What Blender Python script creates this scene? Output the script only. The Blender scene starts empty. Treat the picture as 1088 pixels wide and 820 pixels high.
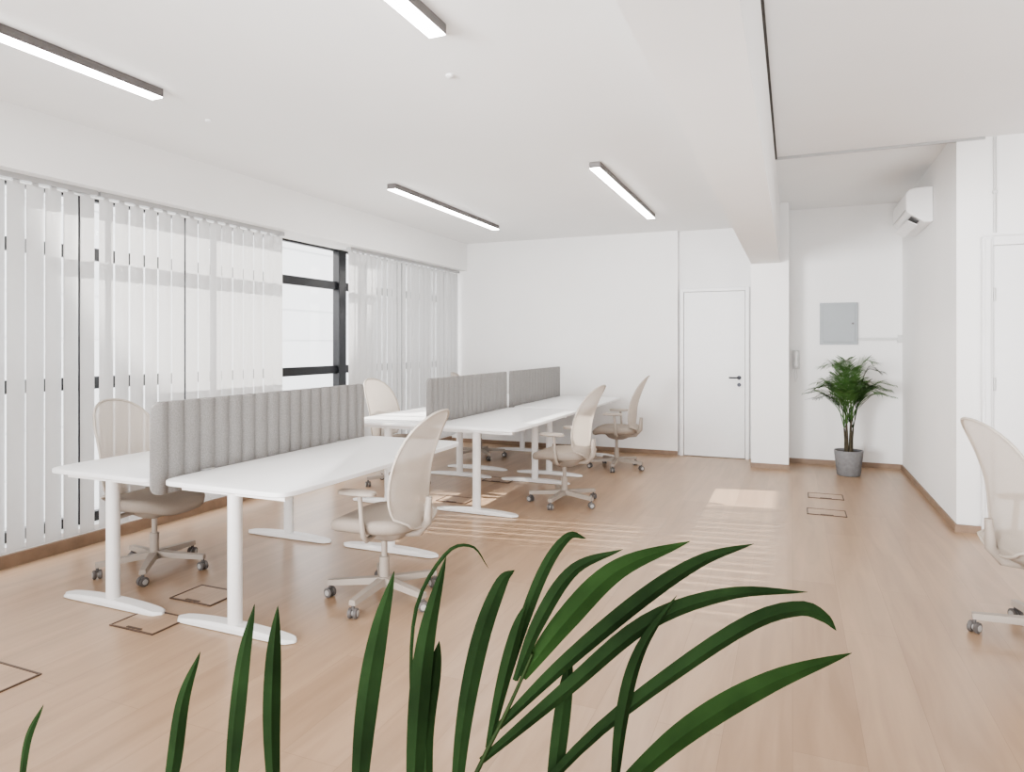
import bpy, bmesh, math, random
from mathutils import Vector, Matrix
random.seed(7)
S=bpy.context.scene
COL=S.collection
try:
    S.view_settings.view_transform='AgX'
    S.view_settings.look='AgX - Medium High Contrast'
except Exception: pass
try: S.view_settings.exposure=.74
except Exception: pass

# ---------------- materials
def mat(name,col,rough=.5,metal=0,noise=0.0,nscale=20,bump=0.0,bscale=80,spec=None,emit=None,estr=0,transl=0,transp=0):
    m=bpy.data.materials.new(name); m.use_nodes=True
    nt=m.node_tree; N=nt.nodes; L=nt.links
    b=N['Principled BSDF']; out=N['Material Output']
    b.inputs['Roughness'].default_value=rough
    b.inputs['Metallic'].default_value=metal
    if spec is not None: b.inputs['Specular IOR Level'].default_value=spec
    tc=N.new('ShaderNodeTexCoord')
    nz=N.new('ShaderNodeTexNoise'); nz.inputs['Scale'].default_value=nscale; nz.inputs['Detail'].default_value=4
    L.new(tc.outputs['Object'],nz.inputs['Vector'])
    r=N.new('ShaderNodeValToRGB')
    c=Vector(col)
    lo=c*(1-noise); hi=c*(1+noise)
    r.color_ramp.elements[0].position=.3; r.color_ramp.elements[1].position=.7
    r.color_ramp.elements[0].color=(*lo,1); r.color_ramp.elements[1].color=(*[min(1,x) for x in hi],1)
    L.new(nz.outputs['Fac'],r.inputs['Fac']); L.new(r.outputs['Color'],b.inputs['Base Color'])
    if bump>0:
        n2=N.new('ShaderNodeTexNoise'); n2.inputs['Scale'].default_value=bscale
        L.new(tc.outputs['Object'],n2.inputs['Vector'])
        bp=N.new('ShaderNodeBump'); bp.inputs['Strength'].default_value=bump; bp.inputs['Distance'].default_value=.01
        L.new(n2.outputs['Fac'],bp.inputs['Height']); L.new(bp.outputs['Normal'],b.inputs['Normal'])
    if emit:
        b.inputs['Emission Color'].default_value=(*emit,1); b.inputs['Emission Strength'].default_value=estr
    sh=b.outputs[0]
    if transl>0:
        t=N.new('ShaderNodeBsdfTranslucent'); L.new(r.outputs['Color'],t.inputs['Color'])
        mx=N.new('ShaderNodeMixShader'); mx.inputs[0].default_value=transl
        L.new(sh,mx.inputs[1]); L.new(t.outputs[0],mx.inputs[2]); sh=mx.outputs[0]
    if transp>0:
        t=N.new('ShaderNodeBsdfTransparent')
        mx=N.new('ShaderNodeMixShader'); mx.inputs[0].default_value=transp
        L.new(sh,mx.inputs[1]); L.new(t.outputs[0],mx.inputs[2]); sh=mx.outputs[0]
    L.new(sh,out.inputs['Surface'])
    return m
M={}
M['wall']=mat('wall_paint',(.86,.853,.842),.8,noise=.008,nscale=3,bump=.03)
M['wallshade']=mat('wall_paint_shaded',(.82,.815,.81),.8,noise=.01,nscale=3)  # same white paint, toned down for the weaker light on the door wall
M['ceil']=mat('ceiling_paint',(.86,.857,.85),.9,noise=.008,nscale=2)
M['ceil2']=mat('ceiling_panel_paint',(.84,.832,.825),.9,noise=.01,nscale=2)
M['door']=mat('door_paint',(.84,.84,.84),.45,noise=.01)
M['base']=mat('baseboard_wood',(.26,.18,.125),.5,noise=.12,nscale=12)
M['frame']=mat('window_frame_dark',(.012,.013,.016),.4,noise=.1)
M['desk']=mat('desk_white',(.88,.88,.88),.35,noise=.005)
M['steel']=mat('white_powder_steel',(.85,.84,.83),.4,noise=.01)
M['felt']=mat('grey_felt',(.30,.29,.28),.95,noise=.16,nscale=160,bump=.2,bscale=300)
M['beige']=mat('beige_plastic',(.39,.34,.295),.6,noise=.02)
M['beigefab']=mat('beige_fabric',(.36,.31,.265),.9,noise=.06,nscale=200,bump=.2,bscale=400)
M['mesh']=mat('cream_mesh_fabric',(.62,.55,.48),.8,noise=.06,nscale=260,transl=.28,transp=.2)
M['rim']=mat('backrest_rim_plastic',(.48,.425,.37),.6,noise=.02)
M['wheel']=mat('grey_rubber_wheel',(.13,.12,.115),.5,noise=.1)
M['greyp']=mat('grey_wheel',(.45,.44,.43),.4,noise=.05)
M['vent']=mat('vent_plastic',(.60,.60,.59),.4,noise=.02)
M['dark']=mat('dark_housing',(.14,.13,.126),.45,noise=.05)
M['lamp']=mat('lamp_diffuser',(.9,.9,.9),.4,emit=(1,.99,.97),estr=15)
M['slat']=mat('blind_slat_fabric',(.66,.66,.66),.85,noise=.01,transl=.2)
M['rail']=mat('blind_rail_aluminium',(.45,.45,.45),.35,metal=.3)
M['panel']=mat('grey_panel_metal',(.34,.365,.38),.45,noise=.02)
M['pot']=mat('pot_grey_concrete',(.20,.20,.205),.8,noise=.1,nscale=30)
M['soil']=mat('soil',(.05,.035,.025),1,noise=.4,nscale=60)
M['leaf']=mat('palm_leaf_dark',(.014,.030,.010),.8,noise=.35,nscale=9,transl=.05,spec=.08)
M['leafb']=mat('palm_leaf_bright',(.019,.042,.012),.8,noise=.3,nscale=9,transl=.05,spec=.08)
M['leaff']=mat('palm_leaf_fresh',(.055,.12,.032),.5,noise=.35,nscale=9,transl=.15,spec=.3)
M['stem']=mat('palm_stem',(.02,.035,.010),.6,noise=.2,spec=.15)
M['trunk']=mat('palm_trunk',(.06,.05,.03),.8,noise=.3)
M['white']=mat('white_plastic',(.86,.855,.85),.35,noise=.01)
M['slot']=mat('air_slot_dark',(.12,.12,.12),.6,noise=.05)
M['fbox']=mat('floor_box_metal',(.10,.065,.048),.45,noise=.1)
M['gap_shade']=mat('shadow_gap',(.06,.055,.05),.9,noise=.1)  # near-black colour stands for the shade in the gap beside the beam
M['fac']=mat('facade_render',(.62,.63,.64),.9,noise=.02,nscale=1)
M['ground']=mat('outside_paving',(.7,.7,.68),.9,noise=.08,nscale=2)
M['metal']=mat('handle_metal',(.03,.03,.035),.3,metal=.8)

def glassmat():
    m=bpy.data.materials.new('window_glass'); m.use_nodes=True
    nt=m.node_tree; N=nt.nodes; L=nt.links
    N.remove(N['Principled BSDF']); out=N['Material Output']
    t=N.new('ShaderNodeBsdfTransparent'); g=N.new('ShaderNodeBsdfGlossy'); g.inputs['Roughness'].default_value=.05
    mx=N.new('ShaderNodeMixShader'); mx.inputs[0].default_value=.05
    L.new(t.outputs[0],mx.inputs[1]); L.new(g.outputs[0],mx.inputs[2]); L.new(mx.outputs[0],out.inputs['Surface'])
    return m
M['glass']=glassmat()

def floormat():
    m=bpy.data.materials.new('oak_plank_floor'); m.use_nodes=True
    nt=m.node_tree; N=nt.nodes; L=nt.links; b=N['Principled BSDF']
    tc=N.new('ShaderNodeTexCoord')
    mp=N.new('ShaderNodeMapping'); mp.inputs['Rotation'].default_value=(0,0,math.pi/2)
    L.new(tc.outputs['Object'],mp.inputs['Vector'])
    br=N.new('ShaderNodeTexBrick'); br.inputs['Scale'].default_value=1
    br.inputs['Brick Width'].default_value=1.9; br.inputs['Row Height'].default_value=.24
    br.inputs['Mortar Size'].default_value=.0011; br.inputs['Mortar Smooth'].default_value=.5; br.offset=.37
    br.inputs['Color1'].default_value=(.415,.283,.186,1); br.inputs['Color2'].default_value=(.475,.332,.224,1)
    br.inputs['Mortar'].default_value=(.32,.215,.142,1)
    L.new(mp.outputs[0],br.inputs['Vector'])
    mp2=N.new('ShaderNodeMapping'); mp2.inputs['Scale'].default_value=(9,.9,1)
    L.new(tc.outputs['Object'],mp2.inputs['Vector'])
    nz=N.new('ShaderNodeTexNoise'); nz.inputs['Scale'].default_value=1.3; nz.inputs['Detail'].default_value=6; nz.inputs['Distortion'].default_value=.8
    L.new(mp2.outputs[0],nz.inputs['Vector'])
    r=N.new('ShaderNodeValToRGB'); r.color_ramp.elements[0].position=.3; r.color_ramp.elements[1].position=.7
    r.color_ramp.elements[0].color=(.86,.85,.84,1); r.color_ramp.elements[1].color=(1.06,1.06,1.06,1)
    L.new(nz.outputs['Fac'],r.inputs['Fac'])
    mul=N.new('ShaderNodeMixRGB'); mul.blend_type='MULTIPLY'; mul.inputs[0].default_value=1
    L.new(br.outputs['Color'],mul.inputs[1]); L.new(r.outputs['Color'],mul.inputs[2])
    L.new(mul.outputs[0],b.inputs['Base Color'])
    b.inputs['Roughness'].default_value=.30
    b.inputs['Specular IOR Level'].default_value=.5
    bp=N.new('ShaderNodeBump'); bp.inputs['Strength'].default_value=.03
    L.new(nz.outputs['Fac'],bp.inputs['Height']); L.new(bp.outputs[0],b.inputs['Normal'])
    return m
M['floor']=floormat()

# ---------------- mesh helpers
def box(bm,x0,x1,y0,y1,z0,z1):
    vs=[bm.verts.new((x,y,z)) for x in (x0,x1) for y in (y0,y1) for z in (z0,z1)]
    for f in ((0,1,3,2),(4,6,7,5),(0,4,5,1),(2,3,7,6),(0,2,6,4),(1,5,7,3)):
        bm.faces.new([vs[i] for i in f])
def loft(bm,rings,cap=True,close=True):
    R=[[bm.verts.new(p) for p in r] for r in rings]
    n=len(R[0])
    for a,b in zip(R[:-1],R[1:]):
        for i in range(n if close else n-1):
            j=(i+1)%n
            bm.faces.new((a[i],a[j],b[j],b[i]))
    if cap:
        bm.faces.new(list(reversed(R[0]))); bm.faces.new(R[-1])
def tube(bm,pts,r,seg=12,cap=True,flat=1.0):
    pts=[Vector(p) for p in pts]; n=len(pts)
    rs=r if isinstance(r,(list,tuple)) else [r]*n
    rings=[]; prev=None
    for i,p in enumerate(pts):
        t=(pts[min(i+1,n-1)]-pts[max(i-1,0)]).normalized()
        if prev is None:
            up=Vector((0,0,1)) if abs(t.z)<.9 else Vector((1,0,0))
            a=t.cross(up).normalized()
        else:
            a=(prev-t*prev.dot(t)).normalized()
        prev=a; b=t.cross(a)
        rings.append([p+(a*math.cos(k*2*math.pi/seg)+b*math.sin(k*2*math.pi/seg)*flat)*rs[i] for k in range(seg)])
    loft(bm,rings,cap)
def superring(cx,cy,z,rx,ry,e=3.5,n=40):
    out=[]
    for k in range(n):
        a=2*math.pi*k/n; c,s=math.cos(a),math.sin(a)
        out.append((cx+rx*math.copysign(abs(c)**(2/e),c),cy+ry*math.copysign(abs(s)**(2/e),s),z))
    return out
def crom(P,n):
    P=[Vector(p) for p in P]; Q=[P[0]*2-P[1]]+P+[P[-1]*2-P[-2]]
    out=[]; m=len(P)-1
    for i in range(n+1):
        t=i/n*m; k=min(int(t),m-1); u=t-k
        a,b,c,d=Q[k],Q[k+1],Q[k+2],Q[k+3]
        out.append(.5*((2*b)+(c-a)*u+(2*a-5*b+4*c-d)*u*u+(3*b-a-3*c+d)*u**3))
    return out
def fin(name,bm,m,parent=None,loc=(0,0,0),smooth=False,bevel=0,segs=2,label=None):
    bmesh.ops.recalc_face_normals(bm,faces=bm.faces)
    me=bpy.data.meshes.new(name); bm.to_mesh(me); bm.free()
    me.materials.append(M[m] if isinstance(m,str) else m)
    if smooth:
        for p in me.polygons: p.use_smooth=True
        try: me.set_sharp_from_angle(angle=math.radians(smooth if smooth>1 else 40))
        except Exception: pass
    o=bpy.data.objects.new(name,me); COL.objects.link(o)
    o.location=loc
    if parent: o.parent=parent
    if bevel>0:
        md=o.modifiers.new('bevel','BEVEL'); md.width=bevel; md.segments=segs; md.limit_method='ANGLE'; md.angle_limit=math.radians(40)
        for p in me.polygons: p.use_smooth=True
        try: me.set_sharp_from_angle(angle=math.radians(40))
        except Exception: pass
    if label: o['label']=label
    return o
def empty(name,loc,label,cat,rz=0,group=None):
    o=bpy.data.objects.new(name,None); COL.objects.link(o); o.location=loc; o.rotation_euler=(0,0,rz)
    o.empty_display_size=.1
    o['label']=label; o['category']=cat
    if group: o['group']=group
    return o
def boxobj(name,b,m,parent=None,bevel=0,label=None):
    bm=bmesh.new(); box(bm,*b); return fin(name,bm,m,parent,bevel=bevel,label=label)
def struct(name,b,m,label,bevel=0,cat=None):
    o=boxobj(name,b,m,bevel=bevel); o['kind']='structure'; o['label']=label; o['category']=cat or name.split('_')[0]; return o
def copytree(src,loc,rz,label=None):
    n=src.copy(); COL.objects.link(n); n.location=loc; n.rotation_euler=(0,0,rz)
    if label: n['label']=label
    for c in list(src.children):
        k=c.copy(); COL.objects.link(k); k.parent=n; k.matrix_parent_inverse=c.matrix_parent_inverse.copy()
        for g in list(c.children):
            q=g.copy(); COL.objects.link(q); q.parent=k
    return n

# ---------------- room
CE=2.94; WB=8.95
struct('floor',(-4.85,3.4,-1.6,9.2,-.1,0),'floor','light oak plank floor with warm matt finish')
struct('ceiling',(-4.85,-.45,-1.6,9.2,CE,CE+.15),'ceil','flat white painted ceiling over the desks')
o=struct('trim_1',(-4.85,-4.45,-1.6,WB,2.54,CE),'wall','white boxed soffit running above the vertical blinds',cat='soffit')
o=struct('trim_2',(-.45,-.135,-1.6,8.44,2.40,3.3),'wall','white painted deep ceiling beam',cat='beam')
o=struct('trim_3',(-.45,-.04,8.42,9.2,0,3.3),'wall','white square column under the ceiling beam',cat='column')
o=struct('ceiling_2',(-.135,3.4,-1.6,6.15,3.04,3.3),'ceil2','slightly lowered white ceiling panel beside the beam',cat='ceiling')
o.name='ceiling.001'
o=struct('ceiling',(-.135,3.4,6.15,9.2,3.10,3.3),'ceil','white ceiling over the alcove')
o=struct('trim_4',(-.13,1.36,6.135,6.165,3.022,3.042),'rail','thin grey edge strip where the ceiling panel ends',cat='trim')
o=struct('trim_5',(-.135,-.121,-1.6,6.15,3.022,3.042),'gap_shade','dark strip drawn as the shadow gap along the beam',cat='trim')
struct('wall_back',(-4.85,-1.385,WB,9.2,0,CE),'wall','smooth white painted wall behind the desks')
struct('wall_door',(-1.385,-.45,9.03,9.2,0,CE),'wallshade','white painted wall around the flush door')
struct('wall_alcove',(-.04,1.175,WB,9.2,0,3.1),'wall','white wall at the end of the alcove')
struct('wall_right',(1.175,1.36,6.15,9.2,0,3.1),'wall','white side wall of the alcove carrying the air conditioner')
struct('wall_right_front',(1.36,3.4,6.15,6.35,0,3.1),'wall','white wall holding the panelled door')
struct('wall_left',(-4.95,-4.72,-1.6,WB,0,.13),'wall','low white curb below the windows')
struct('wall_left_top',(-4.95,-4.85,-1.6,WB,2.54,3.1),'wall','white lintel above the windows')
struct('wall_rear',(-4.95,3.5,-1.75,-1.6,0,3.3),'wall','plain white wall closing the room')
struct('wall_right_side',(3.4,3.5,-1.6,6.35,0,3.3),'wall','plain white side wall')
struct('baseboard_left',(-4.72,-4.695,-1.6,WB-.02,0,.085),'base','brown wooden baseboard under the blinds')
struct('baseboard_back',(-4.695,-1.385,WB-.015,WB,0,.06),'base','brown wooden baseboard on the white wall')
struct('baseboard_column',(-.455,-.03,8.40,8.42,0,.06),'base','brown wooden baseboard around the column')
struct('baseboard_alcove',(-.04,1.16,WB-.015,WB,0,.06),'base','brown wooden baseboard in the alcove')
struct('baseboard_right',(1.16,1.175,6.135,WB-.015,0,.06),'base','brown wooden baseboard on the side wall')
struct('baseboard_right_front',(1.16,1.33,6.12,6.135,0,.06),'base','brown wooden baseboard by the door')

# ---------------- windows
ys=[-1.6,-.3,.95,2.2,3.35,4.3,5.42,6.5,7.72,8.95]
XW=-4.85
for i in range(len(ys)-1):
    a,b=ys[i],ys[i+1]
    bm=bmesh.new()
    w=.05
    x0,x1=XW-.03,XW+.03
    box(bm,x0,x1,a,a+w/2,.13,2.54); box(bm,x0,x1,b-w/2,b,.13,2.54)
    box(bm,x0,x1,a+w/2,b-w/2,.13,.2); box(bm,x0,x1,a+w/2,b-w/2,2.52,2.54)
    box(bm,x0,x1,a+w/2,b-w/2,2.08,2.17); box(bm,x0,x1,a+w/2,b-w/2,1.12,1.21)
    if i==6: box(bm,x0,x1+.03,b-.15,b-w/2,.2,2.52)
    o=fin('window_%d'%(i+1),bm,'frame',bevel=.004); o['kind']='structure'
    o['label']='dark framed floor-to-ceiling window behind vertical blinds' if i!=6 else 'dark framed window left uncovered between the blinds'
    o['category']='window'
    bm=bmesh.new(); box(bm,XW+.005,XW+.011,a+w/2,b-w/2,.2,2.52)
    fin('glass_pane',bm,'glass',parent=o,label='clear glass pane')

# ---------------- vertical blinds
def blind(y0,y1,r,lab,jit=2,pitch=.112,X=-4.58,r2=None,cv=.006,hw=.0635):
    e=empty('vertical_blind',(X,y0,0),lab,'blind',group='vertical blinds on the window wall')
    bm=bmesh.new(); box(bm,-.03,.03,0,y1-y0,2.505,2.54); fin('head_rail',bm,'rail',e)
    bm=bmesh.new(); n=int(round((y1-y0)/pitch)); pitch=(y1-y0)/n
    for k in range(n):
        base=r if r2 is None else r+(r2-r)*k/(n-1)
        yc=pitch*(k+.5); rr=math.radians(base+random.uniform(-jit,jit))
        d=Vector((math.sin(rr),math.cos(rr),0)); nn=Vector((d.y,-d.x,0))
        zz=.135+random.uniform(-.002,.002)
        rings=[]
        for z in (zz,2.49):
            row=[]
            for q in range(9):
                t=-1+q/4; row.append(Vector((0,yc,z))+d*hw*t+nn*cv*(1-t*t))
            rings.append(row)
        loft(bm,rings,cap=False,close=False)
        box(bm,-.004,.004,yc-.02,yc+.02,2.48,2.505)
        box(bm,-.002,.002,yc-pitch/2,yc+pitch/2,zz+.0,zz+.004) 
    fin('slats',bm,'slat',e,smooth=60)
blind(-1.5,.26,-12,'white vertical fabric slat blind, slats partly open',jit=3)
blind(.3,2.08,-13,'white vertical fabric slat blind, slats partly open',jit=4,pitch=.115)
blind(2.1,3.28,-14,'white vertical fabric slat blind, slats partly open',jit=4,pitch=.115,r2=-10)
blind(3.3,4.04,0,'white vertical fabric slat blind, slats nearly closed',jit=4,pitch=.127,cv=.009,hw=.057)
blind(4.05,5.18,4,'white vertical fabric slat blind drawn beside the uncovered window',jit=4,pitch=.127,cv=.009,hw=.057)
blind(6.24,8.9,-4,'white vertical fabric slat blind reaching the white wall',jit=4,pitch=.113)

# ---------------- doors
d=struct('door_1',(-1.31,-.555,8.985,9.03,.01,2.13),'door','flush white interior door with black lever handle',bevel=.003)
bm=bmesh.new()
box(bm,-1.36,-1.315,8.97,9.03,0,2.18); box(bm,-.55,-.505,8.97,9.03,0,2.18); box(bm,-1.315,-.55,8.97,9.03,2.135,2.18)
o=fin('trim_6',bm,'door',bevel=.004); o['kind']='structure'; o['label']='white door casing'; o['category']='door frame'
bm=bmesh.new()
tube(bm,[(-.625,8.985,1.03),(-.625,8.965,1.03)],.026,20); tube(bm,[(-.625,8.975,1.03),(-.625,8.925,1.03)],.009)
tube(bm,[(-.615,8.93,1.03),(-.68,8.93,1.03),(-.745,8.935,1.03)],.0095)
fin('door_handle',bm,'metal',d,smooth=40,label='black lever handle')
bm=bmesh.new(); tube(bm,[(-.625,8.985,.94),(-.625,8.968,.94)],.024,20)
fin('lock_plate',bm,'metal',d,smooth=40,label='round black lock plate')
d=struct('door_2',(1.402,2.258,6.11,6.15,.01,2.198),'door','white wooden door with pale casing and hinges',bevel=.002)
bm=bmesh.new()
box(bm,1.33,1.40,6.085,6.15,0,2.27); box(bm,2.26,2.33,6.085,6.15,0,2.27); box(bm,1.40,2.26,6.085,6.15,2.20,2.27)
box(bm,1.345,1.385,6.07,6.085,0,2.25)
o=fin('trim_7',bm,'door',bevel=.006); o['kind']='structure'; o['label']='white moulded door casing'; o['category']='door frame'
for z in (.3,1.1,1.78):
    bm=bmesh.new(); tube(bm,[(1.41,6.10,z),(1.41,6.10,z+.1)],.008)
    fin('hinge',bm,'vent',d,smooth=40)

# ---------------- desks
def desk(loc,label,L=1.86,D=.83,group='white T-leg desks',legs=(.11,1.53)):
    e=empty('desk',loc,label,'desk',group=group)
    bm=bmesh.new()
    r=[superring(0,L/2,z,D/2-i,L/2-i,14,56) for z,i in ((.724,.004),(.727,0),(.747,0),(.75,.003))]
    loft(bm,r); fin('desktop',bm,'desk',e,smooth=40,label='white laminate top with rounded corners')
    bm=bmesh.new()
    for x in (-.16,.16): box(bm,x-.02,x+.02,legs[0],legs[1],.685,.72)
    box(bm,-.16,.16,.8,.84,.69,.715)
    fin('underframe',bm,'steel',e,bevel=.003)
    for y in legs:
        bm=bmesh.new()
        tube(bm,[(0,y,.03),(0,y,.70)],.036,24)
        box(bm,-.34,.34,y-.025,y+.025,.69,.724)
        rings=[]
        for t in [-1+2*k/24 for k in range(25)]:
            hw=.045*(max(0.03,1-abs(t)**18))**.5; hh=.018+.022*(1-abs(t)**2.2)
            x=t*.385
            rings.append([(x,y-hw,0.004),(x,y-hw,hh*.6),(x,y-hw*.75,hh),(x,y+hw*.75,hh),(x,y+hw,hh*.6),(x,y+hw,0.004)])
        loft(bm,rings)
        fin('leg',bm,'steel',e,smooth=35,label='white T-shaped steel leg with long foot')
    return e
XL,XR=-3.50,-2.61
desk((XR,2.50,0),'white T-leg desk with grey felt divider along its back edge')
desk((XL,2.50,0),'white T-leg desk beside the window blinds')
for y in (5.12,6.99):
    desk((XR+.1,y,0),'white T-leg desk in the longer bench, cream chair drawn up' ,L=1.84)
    desk((XL+.1,y,0),'white T-leg desk in the longer bench, window side',L=1.84)

# ---------------- felt screens
def screen(x,y0,y1,label):
    e=empty('desk_divider',(x,y0,0),label,'desk divider',group='grey felt desk dividers')
    L=y1-y0; n=int(L/.1)*14; R=.06; z0,z1=.665,1.15
    bm=bmesh.new(); fr=[]
    for i in range(n+1):
        y=L*i/n; dd=min(y,L-y)
        c=R-math.sqrt(max(0,R*R-(R-min(dd,R))**2))
        th=.003+.019*abs(math.sin(math.pi*i/14))**.75
        th*=min(1,.45+dd/.12)
        a=z0+c; b=z1-c
        fr.append([(th*.75,y,a),(th,y,a+.006),(th,y,(a+b)/2),(th,y,b-.006),(th*.75,y,b),(-th*.75,y,b),(-th,y,b-.006),(-th,y,(a+b)/2),(-th,y,a+.006),(-th*.75,y,a)])
    loft(bm,fr)
    fin('felt_panel',bm,'felt',e,smooth=60)
    for y in (.35,L-.35):
        bm=bmesh.new(); box(bm,-.05,.05,y-.03,y+.03,.7515,.757); box(bm,-.02,.02,y-.03,y+.03,.70,.757)
        fin('clamp',bm,'greyp',e,bevel=.002)
screen(-3.055,2.48,4.36,'ribbed grey felt divider standing between the nearer pair of desks')
screen(-2.955,5.14,6.94,'ribbed grey felt divider on the longer desk bench')
screen(-2.955,7.0,8.80,'ribbed grey felt divider at the wall end of the bench')

# ---------------- chair (faces +X)
def chair(loc,rz,label):
    e=empty('office_chair',loc,label,'chair',rz,group='beige swivel office chairs')
    bm=bmesh.new()
    prof=[(.405,.17,.17),(.41,.225,.22),(.43,.25,.245),(.462,.255,.25),(.48,.243,.24),(.489,.195,.195),(.489,.10,.10)]
    rings=[]
    for z,rx,ry in prof:
        rg=superring(.02,0,z,rx,ry,3,44)
        rings.append([(x,y,zz-.035*max(0,(x-.12)/.15)**2+.012*(abs(y)/.24)**2) for x,y,zz in rg])
    loft(bm,rings); fin('seat',bm,'beigefab',e,smooth=60,label='padded beige fabric seat')
    bm=bmesh.new()
    loft(bm,[superring(-.02,0,z,a,b,4,24) for z,a,b in ((.34,.06,.05),(.36,.11,.08),(.40,.15,.12),(.408,.15,.12))])
    tube(bm,[(-.1,0,.385),(-.22,0,.40),(-.275,0,.46),(-.285,0,.60)],[.028,.028,.026,.018],12)
    fin('tilt_mechanism',bm,'beige',e,smooth=40)
    def bx(z,y): 
        t=max(0,(z-.43)/.65)
        return -.20-.10*t**.6-.085*max(0,t-.45)**1.4*2+ .065*(abs(y)/.23)**2 +.02*math.sin(t*math.pi)
    nv,nu=22,12; z0,z1=.43,1.085
    def hw(v): return .25*(max(0,1-abs(2*v-1)**3.2))**.42*(1-.10*v)
    grid=[]
    for j in range(nv+1):
        v=(1-math.cos(math.pi*j/nv))/2; v=min(max(v,.0008),.9992); z=z0+(z1-z0)*v; w=hw(v)
        grid.append([Vector((bx(z,w*(-1+2*i/nu)),w*(-1+2*i/nu),z)) for i in range(nu+1)])
    for r in grid:
        for p in r:
            if p.z<.5: p.x=min(p.x,-.245)
    bm=bmesh.new()
    V=[[bm.verts.new(p) for p in r] for r in grid]
    for j in range(nv):
        for i in range(nu): bm.faces.new((V[j][i],V[j][i+1],V[j+1][i+1],V[j+1][i]))
    back=fin('backrest',bm,'mesh',e,smooth=80,label='cream mesh backrest, tall rounded shape')
    bm=bmesh.new()
    loop=[r[0] for r in grid]+grid[-1][1:-1]+[r[-1] for r in reversed(grid)]+list(reversed(grid[0][1:-1]))
    cl=[]
    for p in loop:
        if not cl or (p-cl[-1]).length>.006: cl.append(p)
    cl.append(cl[0].copy()); 
    tube(bm,cl,.008,10,cap=False)
    fin('backrest_frame',bm,'rim',back,smooth=60,label='beige plastic rim')
    for s in (1,-1):
        bm=bmesh.new()
        tube(bm,[(-.02,.14*s,.40),(-.03,.24*s,.395),(-.03,.272*s,.425),(-.02,.274*s,.52),(-.01,.274*s,.645)],[.014,.015,.015,.013,.013],10,flat=1.0)
        loft(bm,[[(x,y+.27*s,z) for x,y,z in superring(.01,0,zz,rx,ry,3.2,28)] for zz,rx,ry in ((.643,.10,.032),(.648,.112,.04),(.663,.112,.04),(.669,.10,.032))])
        fin('armrest',bm,'beige',e,smooth=45)
    bm=bmesh.new()
    tube(bm,[(0,0,.10),(0,0,.24)],.028,18); tube(bm,[(0,0,.24),(0,0,.36)],.017,18)
    fin('gas_lift',bm,'beige',e,smooth=40)
    bm=bmesh.new()
    tube(bm,[(0,0,.075),(0,0,.125)],[.045,.04],20)
    for k in range(5):
        a=2*math.pi*k/5+.3; c,s=math.cos(a),math.sin(a)
        rings=[]
        for t in (0.03,.12,.22,.30,.325):
            w=.030-.03*t; h=.019-.015*t; z=.105-.06*t
            rings.append([(c*t-s*yy,s*t+c*yy,z+zz) for yy,zz in ((-w,-h),(w,-h),(w*.8,h),(-w*.8,h))])
        loft(bm,rings)
    fin('star_base',bm,'beige',e,smooth=30)
    for k in range(5):
        a=2*math.pi*k/5+.3; c,s=math.cos(a)*.315,math.sin(a)*.315
        bm=bmesh.new(); b=a+1.1+k*.7; ax=Vector((math.cos(b),math.sin(b),0))
        ctr=Vector((c,s,.0285))
        for q in (-1,1): tube(bm,[ctr+ax*.005*q,ctr+ax*.011*q,ctr+ax*.022*q,ctr+ax*.025*q],[.024,.028,.028,.022],18)
        tube(bm,[ctr+Vector((0,0,.0)),ctr+Vector((0,0,.055))],.009,8)
        cs=fin('caster',bm,'wheel',e,smooth=40,label='twin-wheel caster, dark with grey hub')
        bm=bmesh.new()
        tube(bm,[ctr-ax*.0275,ctr+ax*.0275],.016,14)
        fin('caster_hub',bm,'greyp',cs)
    return e
c0=chair((-2.16,3.28,0),math.radians(183),'beige swivel chair with cream mesh back at the nearer desk')
for loc,rz,l in (((-3.80,3.12,0),4,'beige swivel chair with mesh back between desk and blinds'),
              ((-1.93,5.88,0),176,'beige swivel chair with cream mesh back at the longer bench'),
              ((-1.91,7.78,0),186,'beige swivel chair with mesh back near the white wall'),
              ((-3.78,6.0,0),-6,'beige swivel chair with mesh back, window side of bench'),
              ((-3.72,7.85,0),10,'beige swivel chair mostly hidden behind the dividers'),
              ((1.16,4.0,0),14,'beige swivel chair standing alone near the door')):
    copytree(c0,loc,math.radians(rz),l)

# ---------------- ceiling lights
for x,y0 in ((-3.43,.45),(-3.43,5.32),(-1.53,.38),(-1.49,5.32)):
        e=empty('linear_light',(x,y0,CE),'slim dark linear ceiling light with glowing white diffuser','ceiling light',group='linear ceiling lights')
        bm=bmesh.new(); Ln=2.39
        box(bm,-.045,.045,0,Ln,-.048,0.0); fin('housing',bm,'dark',e,bevel=.003)
        bm=bmesh.new(); box(bm,-.0415,.0415,.005,Ln-.005,-.054,-.0485); fin('diffuser',bm,'lamp',e,label='glowing white diffuser')
for x,y in ((-3.58,3.35),(-1.75,3.3)):
    e=empty('ceiling_sensor',(x,y,CE),'small white round ceiling sensor','sensor',group='ceiling sensors')
    bm=bmesh.new(); tube(bm,[(0,0,0),(0,0,-.010),(0,0,-.016)],[.022,.022,.012],18); fin('sensor_body',bm,'white',e,smooth=40)

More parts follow.
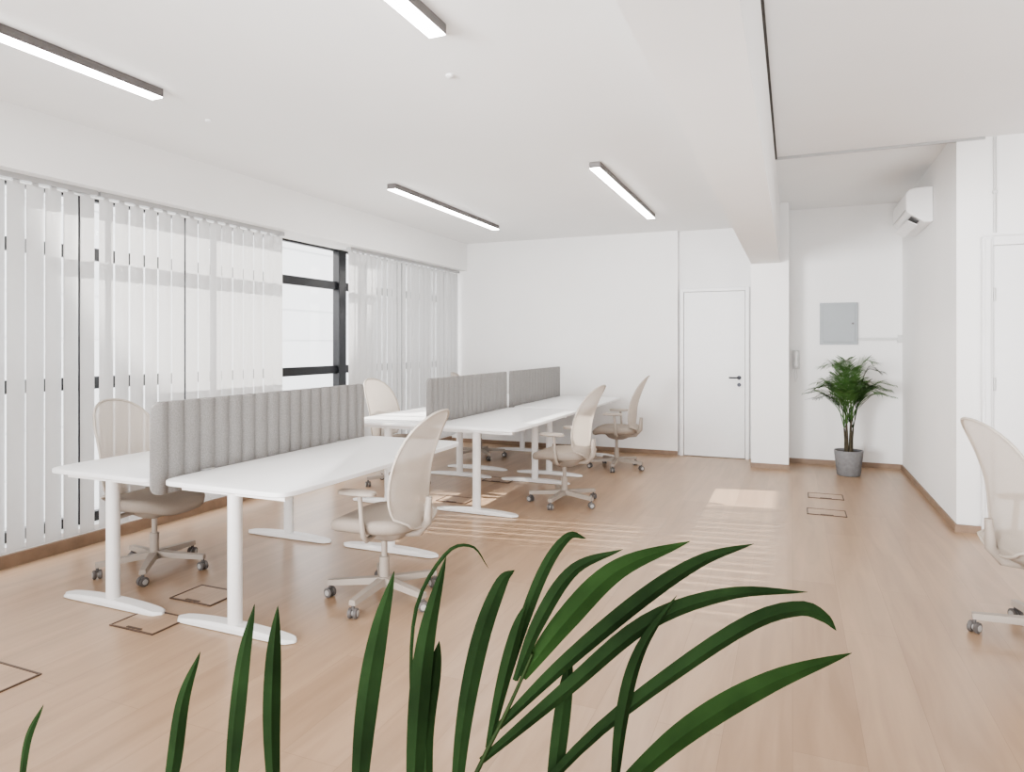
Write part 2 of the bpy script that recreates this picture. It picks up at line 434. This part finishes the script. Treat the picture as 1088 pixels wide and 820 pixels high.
# ---------------- air conditioner
e=empty('air_conditioner',(1.175,7.5,2.56),'white wall-mounted split air conditioner with open lower flap','air conditioner')
bm=bmesh.new()
pr=[(0,.0),(-.07,.002),(-.105,.025),(-.175,.075),(-.205,.095),(-.215,.12),(-.218,.25),(-.21,.285),(-.185,.310),(-.14,.322),(0,.325)]
loft(bm,[[(x,y,z) for x,z in pr] for y in (-.43,.43)])
fin('body',bm,'white',e,bevel=.014,segs=3)
bm=bmesh.new()
loft(bm,[[(-.108,y,.018),(-.172,y,.066),(-.176,y,.061),(-.112,y,.013)] for y in (-.40,.40)])
fin('air_slot',bm,'slot',e)
bm=bmesh.new()
loft(bm,[[(-.118,y,-.012),(-.20,y,.035),(-.204,y,.030),(-.122,y,-.017)] for y in (-.39,.39)])
fin('air_flap',bm,'white',e)
bm=bmesh.new()
box(bm,-.222,-.216,-.41,.41,.118,.124)
fin('panel_seam',bm,'vent',e)
# ---------------- electrical panel, conduit, intercom, outlet, pipe
e=empty('electrical_panel',(.51,WB,1.45),'grey metal electrical cabinet door set on the alcove wall','electrical panel')
bm=bmesh.new(); box(bm,-.205,.205,-.03,0,0,.50); fin('panel_frame',bm,'panel',e,bevel=.004)
bm=bmesh.new(); box(bm,-.175,.175,-.038,-.0305,.03,.47); pd=fin('panel_door',bm,'panel',e,bevel=.003)
bm=bmesh.new(); tube(bm,[(.15,-.038,.25),(.15,-.048,.25)],.012,14); fin('latch',bm,'dark',pd)
e=empty('cable_conduit',(.716,WB,1.50),'slim white surface conduit running from the panel to the corner','conduit')
bm=bmesh.new(); box(bm,0,.459,-.03,0,0,.03); box(bm,.41,.459,-.036,0,-.03,.06); fin('conduit_body',bm,'vent',e,bevel=.002)
e=empty('intercom_phone',(.04,WB,1.05),'small white wall intercom handset beside the column','intercom')
bm=bmesh.new(); box(bm,-.04,.04,-.035,0,.10,.33); fin('base_plate',bm,'vent',e,bevel=.008)
bm=bmesh.new(); tube(bm,[(0,-.04,.12),(0,-.055,.14),(0,-.06,.22),(0,-.055,.30),(0,-.04,.32)],[.012,.02,.014,.02,.012],12)
fin('handset',bm,'white',e,smooth=40)
bm=bmesh.new(); tube(bm,[(0,-.02,.11),(.015,-.03,.0),(-.01,-.03,-.05),(-.02,-.02,.05),(-.01,-.02,.11)],.003,6)
fin('cord',bm,'vent',e,smooth=40)
e=empty('wall_outlet',(.86,WB,.22),'small white socket low on the alcove wall','socket')
bm=bmesh.new(); box(bm,-.04,.04,-.012,0,-.04,.04); fin('socket_plate',bm,'white',e,bevel=.002)
bm=bmesh.new(); tube(bm,[(-.09,-.012,.07),(-.09,-.012,-.08)],.012,10); fin('pipe_stub',bm,'white',e)
e=empty('wall_conduit',(1.42,6.15,2.30),'thin white vertical conduit above the door casing','conduit')
bm=bmesh.new(); tube(bm,[(0,-.012,0),(0,-.012,.73)],.010,10); fin('pipe',bm,'vent',e,smooth=40)
bm=bmesh.new(); box(bm,-.015,.015,-.027,0,.3,.32); fin('pipe_clip',bm,'vent',e,smooth=40)

# ---------------- floor boxes
for (x,y) in ((-3.13,2.91),(-3.10,2.52),(-3.20,1.82),(-2.9,5.6),(-2.9,6.6),(.29,7.08),(.27,6.40)):
    e=empty('floor_box',(x,y,0),'flush floor outlet box with brown metal rim and wood lid','floor box',group='floor outlet boxes')
    bm=bmesh.new(); a,b,t=.155,.115,.009
    R=[[bm.verts.new((sx*(a-i),sy*(b-i),z)) for sx,sy in ((-1,-1),(1,-1),(1,1),(-1,1))] for i,z in ((0,.0005),(0,.006),(t,.006),(t,.0005))]
    for q in range(4):
        A1=R[q];B1=R[(q+1)%4]
        for i in range(4): bm.faces.new((A1[i],A1[(i+1)%4],B1[(i+1)%4],B1[i]))
    fin('box_rim',bm,'fbox',e)
    bm=bmesh.new(); box(bm,-a+t+.002,a-t-.002,-b+t+.002,b-t-.002,0.0005,.004); fin('box_lid',bm,'floor',e)
    bm=bmesh.new(); box(bm,-.05,.05,-b+t+.006,-b+t+.02,.0042,.007); fin('lid_handle',bm,'fbox',e)

# ---------------- palms
def blade(bm,pts,w,n=14,twist=0,fold=.35,side=None,basew=.35,peak=.42):
    C=crom(pts,n); rows=[]
    for i,p in enumerate(C):
        t=i/n
        tan=(C[min(i+1,n)]-C[max(i-1,0)]).normalized()
        sd=side if side is not None else Vector((0,1,0)).cross(tan)
        sd=(sd-tan*sd.dot(tan)); sd=sd.normalized() if sd.length>1e-4 else Vector((1,0,0))
        sd=Matrix.Rotation(twist,3,tan)@sd
        nn=tan.cross(sd)
        pw=(basew+(1-basew)*math.sin(min(1,t/peak)*math.pi/2)) if t<peak else max(.02,math.cos((t-peak)/(1-peak)*math.pi/2)**.8)
        hwid=w/2*pw
        rows.append([p-sd*hwid+nn*hwid*fold,p-sd*hwid*.5+nn*hwid*fold*.6,p.copy(),p+sd*hwid*.5+nn*hwid*fold*.6,p+sd*hwid+nn*hwid*fold])
    loft(bm,rows,cap=False,close=False)

def pot(e,r0,r1,h):
    bm=bmesh.new(); n=40
    pr=[(r0*.9,0.001),(r0,.01),(r1,h-.01),(r1,h),(r1-.012,h),(r1-.02,h-.04),(.001,h-.04)]
    loft(bm,[[(r*math.cos(2*math.pi*k/n),r*math.sin(2*math.pi*k/n),z) for k in range(n)] for r,z in pr],cap=True)
    fin('pot',bm,'pot',e,smooth=50,label='round grey concrete-look pot')
    bm=bmesh.new()
    loft(bm,[[((r1-.022)*math.cos(2*math.pi*k/n),(r1-.022)*math.sin(2*math.pi*k/n),z) for k in range(n)] for z in (h-.039,h-.025)],cap=True)
    fin('soil',bm,'soil',e)

e=empty('potted_palm',(.575,8.33,0),'feathery green potted palm in a grey pot standing in the alcove','plant')
pot(e,.12,.148,.28)
rnd=random.Random(11)
heads=[]
for k in range(6):
    a=k*1.05; r=.03
    top=Vector((.045*math.cos(a),.045*math.sin(a),.52+.05*(k%3)))
    bm=bmesh.new()
    tube(bm,[(r*math.cos(a),r*math.sin(a),.25),(r*1.1*math.cos(a),r*1.1*math.sin(a),.4),top],[.015,.012,.008],8)
    heads.append(top)
    fin('stem',bm,'trunk',e,smooth=60,label='slender dark stem')
for k in range(32):
    a=k*2.399+rnd.uniform(-.3,.3); el=rnd.uniform(.6,1.2); Ln=rnd.uniform(.48,.58)
    if k<8: el=1.25; Ln=.66
    h=heads[k%6]; d=Vector((math.cos(a),math.sin(a),0))
    hor=math.cos(el)*.92; ver=math.sin(el)
    P=[h,h+(d*hor*.35+Vector((0,0,ver*.62+.05)))*Ln,h+(d*hor*.72+Vector((0,0,ver*.98+.05)))*Ln,h+(d*(hor*1.0+.08)+Vector((0,0,ver*1.05-.03)))*Ln]
    C=crom(P,26)
    bm=bmesh.new(); tube(bm,C,[.005-.0035*i/26 for i in range(27)],6)
    for i in range(6,27):
        t=i/26; tan=(C[min(i+1,26)]-C[i-1]).normalized(); sdv=tan.cross(Vector((0,0,1)))
        sdv=sdv.normalized() if sdv.length>.01 else Vector((1,0,0))
        ll=.19*math.sin(min(1,.35+t*.9)*math.pi*.80+.2)+.035
        for s in (-1,1):
            dr=(sdv*s*.7+tan*.8+Vector((0,0,.12))).normalized()
            b0=C[i]; b1=b0+dr*ll*.5; b2=b0+dr*ll+Vector((0,0,-.025*rnd.uniform(.4,1.6)))
            for q in (b1,b2):
                q.x=max(-.48,min(.48,q.x)); q.y=min(.56,q.y)
            blade(bm,[b0,b1,b2],.008,n=6,side=Vector(tan),fold=.3)
    fin('frond',bm,'leaf' if k%6==0 else 'leaff',e,smooth=60)

# near palm: local x across, z height, metres
A=math.radians(22.63)
e=empty('potted_palm',(-math.sin(A)*1.0,math.cos(A)*1.0,0),'tall palm with long dark green leaflets in a grey pot','plant',rz=A)
pot(e,.15,.18,.34)
def V3(u,w,v=0): return Vector((u,v,w))
fr1=[
 ([(-.52,.74),(-.505,.82),(-.49,.92),(-.463,.994)],.022),
 ([(-.425,.72),(-.42,.85),(-.41,.97),(-.394,1.053)],.027),
 ([(-.35,.71),(-.355,.87),(-.35,.99),(-.341,1.07)],.025),
 ([(-.235,.69),(-.225,.87),(-.207,1.0),(-.182,1.10)],.035),
 ([(-.15,.68),(-.14,.88),(-.125,1.02),(-.095,1.145)],.031),
 ([(-.735,.745),(-.73,.85),(-.71,.905)],.012),
]
fr2=[
 ([(-.12,.66),(-.128,.85),(-.115,.96),(-.108,1.01)],.023),
 ([(-.09,.70),(-.075,.87),(-.05,1.0),(-.018,1.085),(.004,1.105)],.028),
 ([(-.035,.85),(-.012,.95),(.008,1.03),(.022,1.075)],.022),
 ([(-.035,.85),(0,.98),(.045,1.10),(.085,1.155),(.115,1.15)],.018),
 ([(.005,.95),(.04,1.04),(.09,1.12),(.16,1.155)],.022),
 ([(.015,.955),(.08,1.035),(.16,1.11),(.27,1.152)],.036),
 ([(-.02,.88),(.08,.97),(.2,1.065),(.29,1.12),(.37,1.145)],.030),
 ([(-.045,.83),(.08,.935),(.2,1.035),(.32,1.08),(.435,1.086)],.029),
 ([(-.135,.70),(-.15,.9),(-.145,1.05),(-.10,1.135),(-.06,1.145),(-.035,1.11)],.006),
]
fr3=[
 ([(.0,.74),(.12,.865),(.25,.965),(.36,1.035),(.43,1.055),(.465,1.043),(.482,1.025)],.029),
 ([(.13,.76),(.26,.865),(.39,.935),(.52,.978)],.037),
 ([(.15,.76),(.165,.9),(.19,1.0),(.24,1.085)],.024),
 ([(.05,.70),(.075,.88),(.092,.98)],.026),
]
rach=[[(0,.32,0),(-.06,.52,0),(-.2,.66,.02),(-.4,.715,.04),(-.62,.735,.06),(-.75,.745,.06)],
      [(0,.32,0),(-.10,.55,0),(-.09,.72,0),(-.045,.83,0),(-.015,.89,0),(.015,.955,.0),(.03,.99,0)],
      [(.01,.32,0),(.02,.55,0),(.06,.68,0),(.13,.76,.0),(.22,.79,.02)]]
for fi,(fl,rc) in enumerate(zip((fr1,fr2,fr3),rach)):
    bm=bmesh.new()
    C=crom([V3(p[0],p[1],p[2]) for p in rc],24); tube(bm,C,[.005-.003*i/24 for i in range(25)],8)
    fo=fin('frond',bm,'stem',e,smooth=60,label='arching palm frond stalk')
    for li,(pts,w) in enumerate(fl):
        b='leafb' if (fi==1 and li in (5,)) or (fi==2 and li in (1,)) else 'leaf'
        nP=len(pts); dv=(0.0,.03,-.02,.04,-.03,.02,.03,-.01,.02,-.02)[li%10]
        P=[V3(u,ww,dv*(i/(nP-1))) for i,(u,ww) in enumerate(pts)]
        q=bmesh.new()
        blade(q,P,w,n=22,twist=(.15,-.2,.3,-.15,.1,-.1,.2)[li%7],fold=.45,basew=.4,peak=.45)
        fin('leaflet',q,b,fo,smooth=18,label='long pointed green leaflet')

# ---------------- outside
o=struct('ground',(-40,-4.95,-20,50,-3.2,-3.0),'ground','pale paving outside the windows')
e=empty('facade_building',(0,0,0),'pale neighbouring building with horizontal cladding lines','building')
bm=bmesh.new()
prof=[(-16,-3)]
z=-3.0
while z<5.0:
    prof+= [(-14.0,z),(-14.0,z+.86),(-14.03,z+.87),(-14.03,z+.92)]; z+=.92
prof+=[(-14.0,5.3),(-16,5.3)]
loft(bm,[[(x,y,zz) for x,zz in prof] for y in (6,40)])
fin('facade_wall',bm,'fac',e)

# ---------------- light
w=bpy.data.worlds.new('World'); S.world=w; w.use_nodes=True
bg=w.node_tree.nodes['Background']; bg.inputs['Color'].default_value=(.99,.99,1,1); bg.inputs['Strength'].default_value=2.6
D=Vector((4.5,.66,-2.22)).normalized()
sp=bpy.data.lights.new('sunlight','SPOT'); sp.energy=105000; sp.spot_size=math.radians(9.6); sp.spot_blend=.1; sp.shadow_soft_size=.12; sp.color=(1,.96,.9)
so=bpy.data.objects.new('sunlight',sp); COL.objects.link(so); so.location=Vector((-4.85,4.75,3.3))-D*25
so.rotation_euler=D.to_track_quat('-Z','Y').to_euler()
def area(loc,tgt,sx,sy,en,col=(1,1,1),spread=180):  # unseen fill lamps, added to brighten walls and ceiling
    l=bpy.data.lights.new('fill_light','AREA'); l.shape='RECTANGLE'; l.size=sx; l.size_y=sy; l.energy=en; l.color=col
    l.spread=math.radians(spread)
    o=bpy.data.objects.new('fill_light',l); COL.objects.link(o); o.location=loc
    o.rotation_euler=(Vector(tgt)-Vector(loc)).to_track_quat('-Z','Y').to_euler()
cw=(.98,.985,1)
area((-1.8,-1.4,1.3),(-1.8,8.9,2.6),5,1.6,76,cw,90)
area((-3.2,-1.3,1.6),(1.2,7.6,2.2),1.4,1.4,30,cw,50)
area((2.6,1.6,.8),(1.2,4.8,3.0),1.6,1.2,42,cw,150)
# ---------------- camera
cam=bpy.data.cameras.new('camera'); co=bpy.data.objects.new('camera',cam); COL.objects.link(co)
co.location=(0,0,1.45); co.rotation_euler=(math.radians(90),0,A)
cam.sensor_width=36; cam.lens=36*715/1088; cam.shift_y=-44/1088; cam.clip_start=.05
S.camera=co
